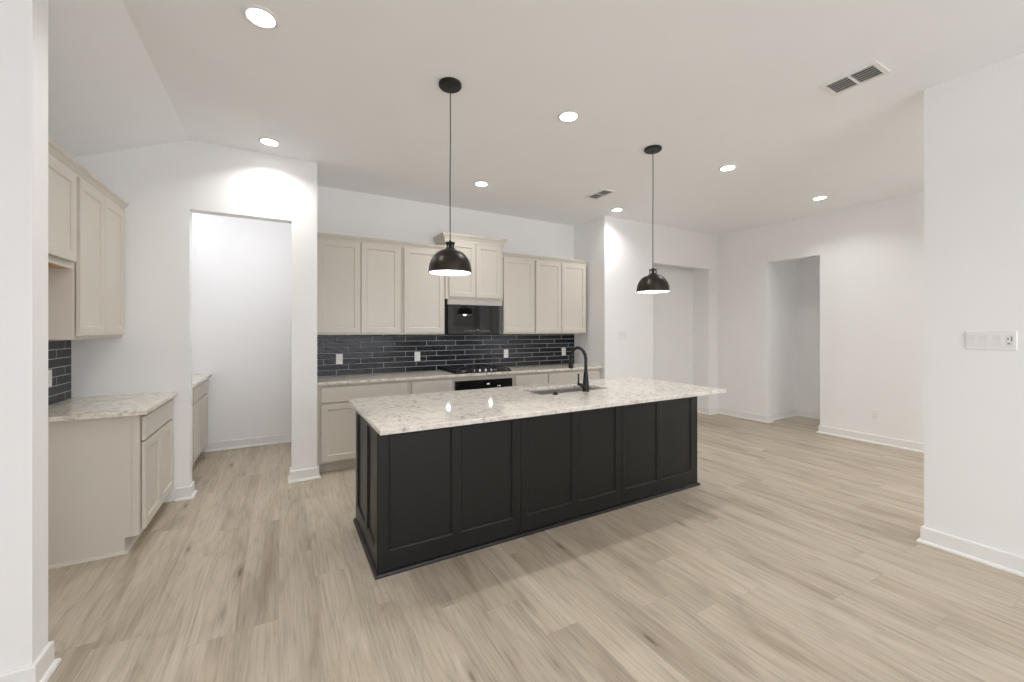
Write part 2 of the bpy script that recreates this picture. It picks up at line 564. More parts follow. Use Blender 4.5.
# wall behind the camera, with unseen windows added to let daylight in
w = MB()
wins = [(0.0, 3.3)]
xs = X0 - 0.12
for a, b in wins:
    w.box(xs, a, Y0 - 0.12, Y0, 0, CZ)
    w.box(a, b, Y0 - 0.12, Y0, 0, 0.45)
    w.box(a, b, Y0 - 0.12, Y0, 2.55, CZ)
    xs = b
w.box(xs, XR + TH, Y0 - 0.12, Y0, 0, CZ)
struct('wall_behind', w, M['wall'])
for i, (a, b) in enumerate(wins):
    f = MB()
    for x in (a, (a + b) / 2 - 0.025, b - 0.05):
        f.box(x, x + 0.05, Y0 - 0.09, Y0 - 0.04, 0.45, 2.55)
    for z in (0.45, 1.45, 2.50):
        f.box(a, b, Y0 - 0.085, Y0 - 0.045, z, z + 0.05)
    struct('window_%d' % (i + 1), f, M['trim'])  # frame of the unseen opening added for daylight
def portal(loc, rot, width):
    ld = bpy.data.lights.new('window_portal', 'AREA')
    ld.shape = 'RECTANGLE'; ld.size = width; ld.size_y = 2.1
    ld.cycles.is_portal = True
    lo = bpy.data.objects.new('window_portal', ld)
    COL.objects.link(lo)
    lo.location = loc
    lo.rotation_euler = rot
for a, b in wins:
    portal(((a + b) / 2, Y0 - 0.13, 1.5), (math.radians(90), 0, 0), b - a)      # points into the room (+y)
portal((XR + TH + 0.01, -2.3, 1.5), (math.radians(90), 0, math.radians(90)), 1.6)    # points -x
f = MB()
for y in (-3.1, -2.325, -1.55):
    f.box(XR + 0.04, XR + 0.09, y, y + 0.05, 0.45, 2.55)
for z in (0.45, 1.45, 2.50):
    f.box(XR + 0.045, XR + 0.085, -3.1, -1.5, z, z + 0.05)
struct('window_2', f, M['trim'])  # unseen, added to let daylight into the dining side
portal((X0 - 0.13, -2.4, 1.5), (math.radians(90), 0, math.radians(-90)), 1.6)   # points +x
f = MB()
for y in (-3.2, -2.425, -1.65):
    f.box(X0 - 0.09, X0 - 0.04, y, y + 0.05, 0.45, 2.55)
for z in (0.45, 1.45, 2.50):
    f.box(X0 - 0.085, X0 - 0.045, -3.2, -1.6, z, z + 0.05)
struct('window_3', f, M['trim'])  # unseen, added so daylight enters from the left

# baseboards with shoe moulding
BP = [(0, 0), (0.030, 0), (0.030, 0.008), (0.026, 0.016), (0.018, 0.020), (0.014, 0.020), (0.014, 0.098), (0.011, 0.105), (0, 0.105)]
def baseboard(name, *runs):
    m = MB()
    for r in runs:
        closed = r[0] == r[-1]
        m.sweep(r[:-1] if closed else r, BP, 1, closed)
    struct(name, m, M['trim'])
baseboard('baseboard_near_left', [(X0, 2.34), (-0.856, 2.34), (-0.856, 2.467), (-1.39, 2.467)])
baseboard('baseboard_pantry', [(-0.765, YP), (-0.674, YP), (-0.674, YP + TH), (-0.76, YP + TH)],
          [(-0.765, 5.94), (0.185, 5.94), (0.185, YP + TH), (0.087, YP + TH), (0.087, YP), (0.305, YP), (0.305, 4.43)])
baseboard('baseboard_far', [(3.97, 4.43), (3.97, YP), (4.955, YP), (4.955, 4.66), (6.29, 4.66), (6.29, YP), (XR, YP), (XR, 3.54),
                            (XR + TH, 3.54), (XR + TH, 3.60), (7.52, 3.60), (7.52, 0.7)])
baseboard('baseboard_right', [(XR + TH, 0.7), (XR + TH, 2.825), (XR, 2.825), (XR, Y0)])
baseboard('baseboard_near_right', [(3.885, -0.9), (3.885, 1.022), (3.765, 1.022), (3.765, -0.9), (3.885, -0.9)])

# ------------------------------------------------------------------ cabinets
G = 0.0006                     # hairline gap between neighbours
CT0, CT1 = 0.884, 0.914        # worktop underside / top
def base_cabinet(side, a, b, label, drawer=True, ndoors=2, group=None, end_panel=False, oven=None, reveal_a=0.024, reveal_b=0.024):
    """side 'back' (faces -y) or 'left' (faces +x); a..b along the run"""
    if side == 'back':
        y_f, y_w = 4.44, YB
        t = thing('base_cabinet', ((a + b) / 2, y_f, 0), label, 'cabinet', group)
        box = lambda m, d0, d1, z0, z1: m.box(a + G, b - G, y_f + d0, y_f + d1, z0, z1, 0.0015, 1)
        dep = y_w - y_f - 0.002
        F = face_front(y_f - 0.0045)
    else:
        x_f = side
        t = thing('base_cabinet', (x_f, (a + b) / 2, 0), label, 'cabinet', group)
        dep = x_f - XL - 0.002
        box = lambda m, d0, d1, z0, z1: m.box(x_f - d1, x_f - d0, a + G, b - G, z0, z1, 0.0015, 1)
        F = face_right(x_f + 0.0045)
    m = MB()
    if oven:
        # open box around the built-in oven
        ox0, ox1, oz0, oz1 = oven
        m.box(a + G, ox0, 4.44, YB - 0.002, 0.10, CT0 - G)
        m.box(ox1, b - G, 4.44, YB - 0.002, 0.10, CT0 - G)
        m.box(ox0, ox1, 4.44, YB - 0.002, 0.10, oz0)
        m.box(ox0, ox1, 4.44, YB - 0.002, oz1, CT0 - G)
    else:
        box(m, 0, dep, 0.10, CT0 - G)
    link('carcass', m, M['cab'], t)
    k = MB(); box(k, 0.070, dep, 0.0, 0.0995)
    link('toe_kick', k, M['cab'], t)
    if oven:
        return t
    u0, u1 = a + reveal_a, b - reveal_b
    if drawer:
        link('drawer', slab(F, u0, u1, 0.706, 0.857), M['cab'], t)
    top = 0.692 if drawer else 0.857
    g = 0.006
    wd = (u1 - u0 - g * (ndoors - 1)) / ndoors
    for i in range(ndoors):
        s = u0 + i * (wd + g)
        link('door', shaker(F, s, s + wd, 0.122, top), M['cab'], t)
    return t

GB = 'base cabinets along the back wall'
base_cabinet('back', 0.335, 1.222, 'greige base cabinet with a wide drawer, leftmost under the back worktop', group=GB, reveal_a=0.010)
base_cabinet('back', 1.222, 1.735, 'narrow greige base cabinet just left of the built-in oven', ndoors=1, group=GB, reveal_b=0.012)
base_cabinet('back', 1.735, 2.530, 'greige oven cabinet framing the black oven below the cooktop', group=GB, oven=(1.752, 2.511, 0.12, 0.832))
base_cabinet('back', 2.530, 3.050, 'narrow greige base cabinet just right of the built-in oven', ndoors=1, group=GB, reveal_b=0.008)
base_cabinet('back', 3.050, 3.940, 'wide greige base cabinet at the right end of the back worktop', group=GB, reveal_a=0.010, reveal_b=0.014)
fl = MB().box(0.3055, 0.3345, 4.441, 4.50, 0.0, CT0 - G)
tag(link('filler_strip', fl, M['cab']), 'slim greige filler strip between the white pillar and the back base cabinets', 'filler strip')
fl = MB().box(3.9405, 3.9695, 4.441, 4.50, 0.0, CT0 - G)
tag(link('filler_strip', fl, M['cab']), 'slim greige filler strip at the right end of the back base cabinets', 'filler strip')

# left-hand base cabinet with its finished end panel
lb = base_cabinet(-0.80, 3.510, YP - 0.001, 'greige base cabinet with drawer and finished end panel by the pantry doorway', reveal_a=0.018)
m = MB()
m.prism([(-0.87, 0), (XL + 0.001, 0), (XL + 0.001, CT0 - G), (-0.802, CT0 - G), (-0.802, 0.1), (-0.87, 0.1)], 3.492, 3.5095, axis=1)
link('end_panel', m, M['cab'], lb)
m = MB().box(-0.835, -0.800, 3.4885, 3.4918, 0.10, CT0 - G, 0.001, 1)
link('face_frame_edge', m, M['cab'], lb)
SH = [(0, 0), (0.017, 0), (0.017, 0.006), (0.012, 0.014), (0.004, 0.018), (0, 0.018)]
sh = MB().sweep([(XL + 0.002, 3.492), (-0.8705, 3.492), (-0.8705, YP - 0.03)], SH, 1)
link('shoe_moulding', sh, M['cab'], lb)

# pantry cabinets seen through the doorway
GP = 'base cabinets inside the pantry'
base_cabinet(-0.765, 4.985, 5.938, 'greige base cabinet at the back of the pantry, seen through the doorway', group=GP)
base_cabinet(-0.765, 4.482, 4.985, 'greige pantry base cabinet hidden behind the doorway wall', ndoors=1, group=GP)

# worktops
def worktop(name, x0, x1, y0, y1, label, mat):
    o = link(name, MB().box(x0, x1, y0, y1, CT0, CT1).bevel_sharp(0.004, 2), mat)
    return tag(o, label, 'countertop')
worktop('worktop', 0.306, 3.969, 4.395, YB - 0.001, 'long white granite worktop along the tiled back wall', M['granite_side'])
worktop('worktop', XL + 0.001, -0.752, 3.440, YP - 0.001, 'short white granite worktop over the left-hand end-panel cabinet', M['granite_side'])
worktop('worktop', XL + 0.001, -0.712, 4.482, 5.939, 'white worktop inside the pantry, seen through the doorway', M['granite_side'])

# backsplashes
tb = MB().box(0.3055, 3.9695, YB - 0.010, YB - 0.0005, CT1 + 0.0005, 1.374)
tag(link('backsplash', tb, M['tile_back']), 'dark glossy long-tile backsplash on the back kitchen wall', 'backsplash')
tl = MB().box(XL + 0.0005, XL + 0.010, 3.47, YP - 0.015, CT1 + 0.0005, 1.3685)
tag(link('backsplash', tl, M['tile_left']), 'dark tile backsplash above the short left-hand worktop', 'backsplash')

# upper cabinets on the back wall
UF = 4.72
Z0, Z1 = 1.375, 2.385
GU = 'upper cabinets along the back wall'
def upper(a, b, doors, label, z0=Z0, z1=Z1, dz0=0.020, dz1=0.004, yf=UF, group=GU):
    t = thing('wall_cabinet', ((a + b) / 2, yf, z0), label, 'cabinet', group)
    link('carcass', MB().box(a + G, b - G, yf, YB - 0.0005, z0, z1, 0.0015, 1), M['cab'], t)
    F = face_front(yf - 0.004)
    for u0, u1 in doors:
        link('door', shaker(F, u0, u1, z0 + dz0, z1 - dz1), M['cab'], t)
    return t
upper(0.306, 1.210, [(0.328, 0.757), (0.766, 1.188)], 'greige two-door wall cabinet beside the white pillar')
upper(1.210, 1.733, [(1.236, 1.720)], 'greige single-door wall cabinet just left of the microwave')
upper(2.529, 3.022, [(2.540, 3.008)], 'greige single-door wall cabinet just right of the microwave')
upper(3.022, 3.934, [(3.042, 3.468), (3.477, 3.914)], 'greige two-door wall cabinet at the right end of the row')
CR = [(0, 0), (0.010, 0), (0.010, 0.008), (0.006, 0.012), (0.011, 0.020), (0.020, 0.036), (0.029, 0.044), (0.029, 0.048), (0.031, 0.050), (0.031, 0.060), (0, 0.060)]
def crown(pts, z, label=None, parent=None, prof=CR):
    pr = [(o, z + h) for o, h in prof]
    o = link('crown_moulding', MB().sweep(pts, pr, 1), M['cab'], parent)
    return tag(o, label, 'crown moulding') if label else o
crown([(0.306, UF), (1.7325, UF)], Z1 + G, 'greige crown moulding on the wall cabinets left of the microwave')
crown([(2.5295, UF), (3.938, UF)], Z1 + G, 'greige crown moulding on the wall cabinets right of the microwave')
mw = upper(1.734, 2.528, [(1.778, 2.128), (2.136, 2.492)], 'raised two-door greige wall cabinet directly above the black microwave', z0=1.808, z1=2.515, dz0=0.026, dz1=0.006, yf=4.705)
crown([(1.734, YB - 0.001), (1.734, 4.705), (2.528, 4.705), (2.528, YB - 0.001)], 2.5155, parent=mw,
      prof=[(o * 1.2, h * 1.6) for o, h in CR])

# over-the-range microwave
t = thing('microwave', (2.13, 4.70, 1.372), 'black glass over-the-range microwave above the cooktop', 'microwave')
link('body', MB().box(1.737, 2.525, 4.705, YB - 0.011, 1.372, 1.8065, 0.002, 1), M['black_metal'], t)
FM = face_front(4.7045)
def TILT(m):                                    # the door hangs a hair out of plumb
    for v in m.bm.verts:
        if v.co.y < 4.69:
            v.co.y += (v.co.z - 1.372) * 0.0165
    return m
link('door', TILT(MB().box(1.756, 2.492, 4.666, 4.7045, 1.374, 1.736, 0.004, 2)), M['black_glass'], t)
vg = MB().box(1.756, 2.503, 4.676, 4.7045, 1.739, 1.8035, 0.003, 1)
link('vent_strip', vg, M['vent_steel'], t)
link('viewing_window', TILT(MB().box(1.83, 2.26, 4.6655, 4.6664, 1.47, 1.70)), M['window_glass'], t)
lg = MB()
for i in range(17):
    x = 1.975 + i * 0.021
    hh = 0.012 if i % 3 else 0.022
    lg.box(x, x + 0.010, 4.6652, 4.6662, 1.418 - hh / 2, 1.418 + hh / 2)
lg.lathe([(0, 0), (0.011, 0), (0.011, 0.001), (0, 0.001)], 0, 0, 16)
for v in [v for v in lg.bm.verts if abs(v.co.x) < 0.02 and abs(v.co.y) < 0.02]:
    x, y, z = v.co
    v.co = (2.150 + x, 4.6662 - z, 1.432 + y)
link('control_legend', TILT(lg), M['legend'], t)

for x in (1.83, 2.42):
    link('cooktop_light', MB().lathe([(0, 1.37195), (.018, 1.37195), (.018, 1.3718), (0, 1.3717)], x, 4.85, 24), M['led'], t, smooth=True)
    ld = bpy.data.lights.new('cooktop_beam', 'AREA')
    ld.shape = 'DISK'; ld.size = 0.045; ld.energy = 0.35; ld.color = (1.0, 0.98, 0.95)
    lo = bpy.data.objects.new('cooktop_beam', ld)
    COL.objects.link(lo); lo.parent = t
    lo.location = Vector((x, 4.85, 1.368)) - ORIGIN[t.name]

# built-in oven
t = thing('oven', (2.13, 4.44, 0.125), 'black built-in oven below the cooktop, its control panel above the island edge', 'oven')
link('body', MB().box(1.754, 2.509, 4.441, 4.98, 0.122, 0.8305), M['black_metal'], t)
link('control_panel', MB().box(1.754, 2.509, 4.416, 4.4405, 0.715, 0.8300, 0.003, 1), M['black_glass'], t)
d_ = link('door', MB().box(1.754, 2.509, 4.412, 4.4405, 0.124, 0.708, 0.004, 1), M['black_glass'], t)
link('handle', MB().tube([(1.84, 4.41, 0.665), (1.84, 4.375, 0.665), (2.42, 4.375, 0.665), (2.42, 4.41, 0.665)], 0.010), M['steel'], d_, smooth=True)
link('display', MB().box(2.155, 2.19, 4.4150, 4.4162, 0.772, 0.788), M['display'], t)
for i in range(3):
    link('key_symbol', MB().box(2.30 + i * 0.016, 2.308 + i * 0.016, 4.4150, 4.4162, 0.742, 0.754), M['display'], t)

# gas cooktop
t = thing('cooktop', (2.14, 4.70, CT1), 'black gas cooktop with cast-iron grates set in the back worktop', 'cooktop')
link('pan', MB().box(1.765, 2.520, 4.455, 4.965, CT1 + 0.0004, CT1 + 0.012, 0.004, 2), M['black_enamel'], t)
burn = [(1.93, 4.62), (1.93, 4.83), (2.14, 4.78), (2.36, 4.62), (2.36, 4.83)]
for (x, y) in burn:
    r = 0.050 if (x, y) == (2.14, 4.78) else 0.038
    b = link('burner', MB().lathe([(0, CT1 + .0121), (r, CT1 + .0121), (r, CT1 + .020), (r * .8, CT1 + .0225), (0, CT1 + .0225)], x, y, 24), M['steel'], t, smooth=True)
    link('burner_cap', MB().lathe([(0, CT1 + .0226), (r * .85, CT1 + .0226), (r * .85, CT1 + .0275), (r * .7, CT1 + .029), (0, CT1 + .029)], x, y, 24), M['iron'], b, smooth=True)
for (a, b) in ((1.785, 2.016), (2.024, 2.256), (2.264, 2.500)):
    g = MB()
    ya, yb = (4.475, 4.945) if a != 2.024 else (4.585, 4.945)
    zt0, zt1 = CT1 + .030, CT1 + .040
    for x in (a, (a + b) / 2 - .006, b - .012):
        g.box(x, x + .012, ya, yb, zt0, zt1)
    for y in (ya, ya + (yb - ya) * .3, ya + (yb - ya) * .7 - .012, yb - .012):
        g.box(a, b, y, y + .012, zt0, zt1)
    for x in (a, b - .012):
        for y in (ya, yb - .012):
            g.box(x, x + .012, y, y + .012, CT1 + .0122, zt0)
    link('grate', g, M['iron'], t)
for i in range(4):
    x = 2.030 + i * 0.080
    kb = link('knob', MB().lathe([(0, CT1 + .0121), (.021, CT1 + .0121), (.021, CT1 + .016), (.017, CT1 + .018), (.0155, CT1 + .036), (.013, CT1 + .039), (0, CT1 + .039)], x, 4.525, 24), M['chrome'], t, smooth=True)

# upper cabinets on the left wall
XU = -1.100
GL = 'upper cabinets on the left wall'
FU = face_right(XU + 0.0045)
t = thing('wall_cabinet', (XL, 3.91, 1.37), 'tall greige two-door wall cabinet above the short left-hand worktop', 'cabinet', GL)
link('carcass', MB().box(XL + .0005, XU, 3.472, YP - .0005, 1.370, 2.372, 0.0015, 1), M['cab'], t)
link('door', shaker(FU, 3.500, 3.902, 1.392, 2.366), M['cab'], t)
link('door', shaker(FU, 3.908, 4.320, 1.392, 2.366), M['cab'], t)
t = thing('wall_cabinet', (XL, 3.0, 1.815), 'short greige wall cabinet beside the white wall end, raw wood underneath', 'cabinet', GL)
link('carcass', MB().box(XL + .0005, XU, 2.470, 3.471, 1.822, 2.372, 0.0015, 1), M['cab'], t)
link('bottom_panel', MB().box(XL + .002, XU - .022, 2.472, 3.469, 1.7985, 1.8215), M['raw_wood'], t)['label'] = 'raw orange wood underside'
link('bottom_rail', MB().box(XU - .021, XU, 2.472, 3.469, 1.800, 1.8215), M['cab'], t)
link('door', shaker(FU, 2.50, 2.968, 1.838, 2.366), M['cab'], t)
link('door', shaker(FU, 2.974, 3.448, 1.838, 2.366), M['cab'], t)
crown([(XU, 2.470), (XU, YP - .001)], 2.3726, 'greige crown moulding along the left wall cabinets', prof=[(o * 1.25, h * 1.12) for o, h in CR])

# ------------------------------------------------------------------ island
IX0, IX1, IY0, IY1 = 0.487, 3.345, 2.432, 3.235
isl = thing('kitchen_island', ((IX0 + IX1) / 2, (IY0 + IY1) / 2, 0), 'long charcoal panelled kitchen island in the middle of the floor', 'kitchen island')
m = MB()
m.box(IX0 + .020, IX1 - .020, IY0 + .020, IY0 + .038, 0.0, CT0 - G)
m.box(IX0 + .020, IX0 + .038, IY0 + .038, IY1 - .020, 0.0, CT0 - G)
m.box(IX1 - .038, IX1 - .020, IY0 + .038, IY1 - .020, 0.0, CT0 - G)
m.box(IX0 + .038, IX1 - .038, IY1 - .038, IY1 - .020, 0.10, CT0 - G)
m.box(IX0 + .038, IX1 - .038, IY1 - .110, IY1 - .090, 0.0, 0.10)
m.box(IX0 + .038, IX1 - .038, IY0 + .038, IY1 - .038, 0.10, 0.118)
link('carcass', m, M['island'], isl)
FI = face_front(IY0 + .0195)
V0, V1 = 0.133, 0.815
secs = [(IX0, 1.447, [(0.548, 0.947), (1.003, 1.388)]),
        (1.450, 2.396, [(1.500, 1.902), (1.956, 2.344)]),
        (2.399, IX1, [(2.432, 2.818), (2.858, 3.268)])]
for a, b, ops in secs:
    link('front_panel', MB().panel(FI, a, b, 0.0, CT0 - G, 0.0195, [(c, d, V0, V1) for c, d in ops], 0.013, 0.015, edge=0.0015), M['island'], isl)
FL_ = face_left(IX0 + .0195)
link('end_panel', MB().panel(FL_, IY0 + .0005, IY1, 0.0, CT0 - G, 0.0195,
     [(IY0 + .075, IY0 + .345, V0, V1), (IY0 + .415, IY1 - .07, V0, V1)], 0.013, 0.015, edge=0.0015), M['island'], isl)
FRr = face_right(IX1 - .0195)
link('end_panel', MB().panel(FRr, IY0 + .0205, IY1, 0.0, CT0 - G, 0.0190,
     [(IY0 + .075, IY0 + .345, V0, V1), (IY0 + .415, IY1 - .07, V0, V1)], 0.013, 0.015, edge=0.0015), M['island'], isl)
FBk = lambda u, v, w: (u, IY1 - .0195 + w, v)
nd = 6
wd = (IX1 - IX0 - .05) / nd
for i in range(nd):
    u = IX0 + .025 + i * wd
    link('door', shaker(FBk, u + .003, u + wd - .003, 0.125, 0.86), M['island'], isl)
SI = [(0, 0), (0.019, 0), (0.019, 0.008), (0.014, 0.018), (0.005, 0.022), (0, 0.022)]
link('base_moulding', MB().sweep([(IX0, IY1), (IX0, IY0), (IX1, IY0), (IX1, IY1)][::-1], SI, -1), M['island'], isl)

SX0, SX1, SY0, SY1 = 1.805, 2.550, 2.715, 3.060        # sink cut-out
m = MB()
bx = [0.443, SX0, SX1, 3.362]; by = [2.160, SY0, SY1, 3.250]
for i in range(3):
    for j in range(3):
        if i == 1 and j == 1:
            continue
        for z in (CT0, CT1):
            m.face([(bx[i], by[j], z), (bx[i + 1], by[j], z), (bx[i + 1], by[j + 1], z), (bx[i], by[j + 1], z)])
for R in ((bx[0], bx[3], by[0], by[3]), (bx[1], bx[2], by[1], by[2])):
    c = [(R[0], R[2]), (R[1], R[2]), (R[1], R[3]), (R[0], R[3])]
    xs_ = bx if R[0] == bx[0] else bx[1:3]
    ys_ = by if R[0] == bx[0] else by[1:3]
    for y in (R[2], R[3]):
        for a, b in zip(xs_, xs_[1:]):
            m.face([(a, y, CT0), (b, y, CT0), (b, y, CT1), (a, y, CT1)])
    for x in (R[0], R[1]):
        for a, b in zip(ys_, ys_[1:]):
            m.face([(x, a, CT0), (x, b, CT0), (x, b, CT1), (x, a, CT1)])
m.bevel_sharp(0.005, 2)
tag(link('worktop', m, M['granite']), 'large white granite worktop with sink cut-out on the charcoal island', 'countertop')

# sink
t = thing('sink', ((SX0 + SX1) / 2, (SY0 + SY1) / 2, 0.69), 'stainless undermount sink set into the island worktop', 'sink')
m = MB()
o = 0.012
zt, zb = CT0 - 0.0005, 0.685
ring = lambda x0, x1, y0, y1, z: [(x0, y0, z), (x1, y0, z), (x1, y1, z), (x0, y1, z)]
def strip(A, B):
    for i in range(4):
        j = (i + 1) % 4
        m.face([A[i], A[j], B[j], B[i]])
R0 = ring(SX0 - .03, SX1 + .03, SY0 - .03, SY1 + .03, zt)
R1 = ring(SX0 + .002, SX1 - .002, SY0 + .002, SY1 - .002, zt)
R2 = ring(SX0 + .010, SX1 - .010, SY0 + .010, SY1 - .010, zb + .015)
R3 = ring(SX0 + .025, SX1 - .025, SY0 + .025, SY1 - .025, zb)
R4 = ring(SX0 - .03, SX1 + .03, SY0 - .03, SY1 + .03, zt - .003)
R5 = ring(SX0 - .004, SX1 + .004, SY0 - .004, SY1 + .004, zt - .003)
R6 = ring(SX0 + .004, SX1 - .004, SY0 + .004, SY1 - .004, zb - .004)
for A, B in ((R0, R1), (R1, R2), (R2, R3), (R0, R4), (R4, R5), (R5, R6)):
    strip(A, B)
m.face(R3); m.face(R6)
link('basin', m, M['steel'], t)
link('drain', MB().lathe([(0, zb + .0005), (.042, zb + .0005), (.044, zb + .003), (.030, zb + .004), (.026, zb + .0015), (0, zb + .0015)], 2.2, 2.93, 28), M['chrome'], t, smooth=True)

# faucet
FXX, FY = 2.225, 2.672
t = thing('faucet', (FXX, FY, CT1), 'tall matte black gooseneck faucet beside the island sink', 'faucet')
link('base', MB().lathe([(0, CT1 + .0004), (.029, CT1 + .0004), (.029, CT1 + .006), (.0265, CT1 + .009), (.0265, CT1 + .05), (.0245, CT1 + .075), (.018, CT1 + .155), (.0155, CT1 + .165), (0, CT1 + .165)], FXX, FY, 28), M['black_metal'], t, smooth=True)
path = [(FXX, FY, CT1 + .16), (FXX, FY, CT1 + .262)]
R_ = 0.100
for i in range(1, 17):
    a = math.pi * i / 17 * 1.03
    path.append((FXX, FY + R_ - R_ * math.cos(a), CT1 + .262 + R_ * math.sin(a)))
ex_, ey_, ez_ = path[-1]
path.append((FXX, ey_ + .002, ez_ - .02))
link('spout', MB().tube(path, 0.0135, 16), M['black_metal'], t, smooth=True)
link('spray_head', MB().tube([(FXX, ey_ + .002, ez_ - .018), (FXX, ey_ + .003, ez_ - .035), (FXX, ey_ + .003, ez_ - .055), (FXX, ey_ + .003, ez_ - .088), (FXX, ey_ + .003, ez_ - .095)], [.0145, .0185, .0205, .022, .019], 18), M['black_metal'], t, smooth=True)
hd = link('handle', MB().tube([(FXX - .018, FY, CT1 + .040), (FXX - .035, FY + .004, CT1 + .050), (FXX - .072, FY + .012, CT1 + .068)], [.0155, .0155, .014], 16), M['black_metal'], t, smooth=True)
link('lever', MB().tube([(FXX - .068, FY + .011, CT1 + .070), (FXX - .068, FY + .011, CT1 + .10), (FXX - .069, FY + .011, CT1 + .150)], [.0075, .0065, .0075], 12), M['black_metal'], hd, smooth=True)
bt = MB().lathe([(0, CT1 + .0004), (.021, CT1 + .0004), (.021, CT1 + .005), (.018, CT1 + .010), (.015, CT1 + .018), (.010, CT1 + .022), (0, CT1 + .023)], 1.905, 2.660, 24)
tag(link('air_switch_button', bt, M['black_metal'], smooth=True, at=(1.905, 2.66, CT1)), 'small dark round button on the island worktop left of the faucet', 'button')

# ------------------------------------------------------------------ lamps
def point_light(name, loc, watts, radius, parent=None, color=(1, 0.96, 0.9)):
    ld = bpy.data.lights.new(name, 'POINT')
    ld.energy = watts; ld.shadow_soft_size = radius; ld.color = color
    lo = bpy.data.objects.new(name, ld)
    COL.objects.link(lo)
    lo.location = loc
    if parent:
        lo.parent = parent
    return lo

def pendant(x, y, label, rim=1.803):
    t = thing('pendant_lamp', (x, y, CZ), label, 'lamp', 'dome pendants above the island')
    link('canopy', MB().lathe([(0, CZ - .0004), (.073, CZ - .0004), (.075, CZ - .004), (.075, CZ - .016), (.068, CZ - .024), (.012, CZ - .026), (.008, CZ - .040), (0, CZ - .040)], x, y, 40), M['canopy'], t, smooth=True)
    link('cord', MB().tube([(x, y, CZ - .038), (x + .0015, y, 2.7), (x - .0015, y, 2.4), (x, y, rim + .213)], 0.0036, 8), M['cord'], t, smooth=True)
    # socket cage: two rings and three posts around a socket
    z0, z1 = rim + .154, rim + .200
    cage = MB()
    cage.lathe([(.010, z1), (.031, z1), (.032, z1 - .003), (.031, z1 - .009), (.010, z1 - .009)], x, y, 28, closed=True)
    cage.lathe([(.010, z0 + .008), (.032, z0 + .008), (.033, z0), (.010, z0)], x, y, 28, closed=True)
    for kx in range(4):
        a = math.pi / 2 * kx + 0.5
        px, py = x + .027 * math.cos(a), y + .027 * math.sin(a)
        cage.tube([(px, py, z0 + .004), (px, py, z1 - .004)], .0042, 8)
    link('socket_cage', cage, M['black_metal'], t, smooth=True)
    link('socket', MB().lathe([(0, z1 + .016), (.006, z1 + .014), (.009, z1), (.012, z1 - .006), (.012, z0 - .03), (0, z0 - .03)], x, y, 20), M['black_metal'], t, smooth=True)
    # dome
    R, Hh = .140, .152
    out, inn = [], []
    n = 18
    for i in range(n + 1):
        a = (math.pi / 2) * i / n
        r = R * math.sin(a) ** 0.93
        z = rim + .006 + Hh * math.cos(a) ** 0.92 if i < n else rim + .006
        out.append((max(r, 0.0132), z))
    out += [(R + .002, rim + .004), (R + .002, rim), (R - .0025, rim)]
    inn = [(R - .0025, rim)]
    prof_in = []
    for i in range(n, -1, -1):
        a = (math.pi / 2) * i / n
        r = (R - .003) * math.sin(a) ** 0.93
        z = rim + .005 + (Hh - .003) * math.cos(a) ** 0.92 if i < n else rim + .005
        prof_in.append((max(r, 0.0132), z))
    sh_ = link('shade', MB().lathe(out + prof_in, x, y, 56, closed=True), M['bronze'], t, smooth=True)
    lin = []
    for i in range(n, -1, -1):
        a = (math.pi / 2) * i / n
        r = (R - .0040) * math.sin(a) ** 0.93
        z = rim + .004 + (Hh - .005) * math.cos(a) ** 0.92 if i < n else rim + .001
        lin.append((max(r, 0.0135), z))
    lin2 = [(max(r - .0008, .0127), z - .0006) for r, z in lin][::-1]
    link('shade_lining', MB().lathe(lin + lin2, x, y, 56, closed=True), M['lining'], t, smooth=True)['label'] = 'bright white inner face'
    link('bulb', MB().lathe([(0, rim + .145), (.013, rim + .14), (.014, rim + .122), (.024, rim + .10), (.030, rim + .078), (.027, rim + .056), (.015, rim + .043), (0, rim + .040)], x, y, 24), M['bulb'], t, smooth=True)
    point_light('pendant_light', (0, 0, rim + .015 - CZ), BULB_W, 0.03, t)
    return t
pendant(0.967, 2.53, 'black dome pendant lamp hanging over the left half of the island')
pendant(2.880, 2.54, 'black dome pendant lamp hanging over the sink end of the island', rim=1.768)

def downlight(x, y, label, group='round recessed ceiling lights', watts=DOWNLIGHT_W, spread=134):
    t = thing('recessed_downlight', (x, y, CZ), label, 'light', group)
    link('trim_ring', MB().lathe([(.062, CZ - .0004), (.084, CZ - .0004), (.085, CZ - .003), (.080, CZ - .007), (.066, CZ - .009), (.062, CZ - .006)], x, y, 40, closed=True), M['trim'], t, smooth=True)
    link('lens', MB().lathe([(0, CZ - .0005), (.0655, CZ - .0005), (.0655, CZ - .0055), (.055, CZ - .0075), (0, CZ - .008)], x, y, 40), M['led'], t, smooth=True)
    ld = bpy.data.lights.new('downlight_beam', 'AREA')
    ld.shape = 'DISK'; ld.size = 0.12; ld.spread = math.radians(spread); ld.energy = watts; ld.color = (1.0, 0.99, 0.98)
    lo = bpy.data.objects.new('downlight_beam', ld)
    COL.objects.link(lo)
    lo.parent = t
    lo.location = (0, 0, -.012)
downlight(-0.090, 2.470, 'large-looking round ceiling light at the top left of the photo')
downlight(-0.085, 4.070, 'round ceiling light just in front of the pantry doorway wall')
downlight(1.890, 2.470, 'round ceiling light between the two pendant canopies')
downlight(1.925, 4.085, 'round ceiling light in front of the microwave cabinet')
downlight(3.870, 2.475, 'round ceiling light right of the second pendant canopy')
downlight(3.925, 4.070, 'round ceiling light beside the small vent at the alcove corner')
downlight(5.730, 2.485, 'round ceiling light nearest the right wall opening')
downlight(-0.350, 4.800, 'round ceiling light inside the pantry behind the doorway', watts=3.3, spread=165)
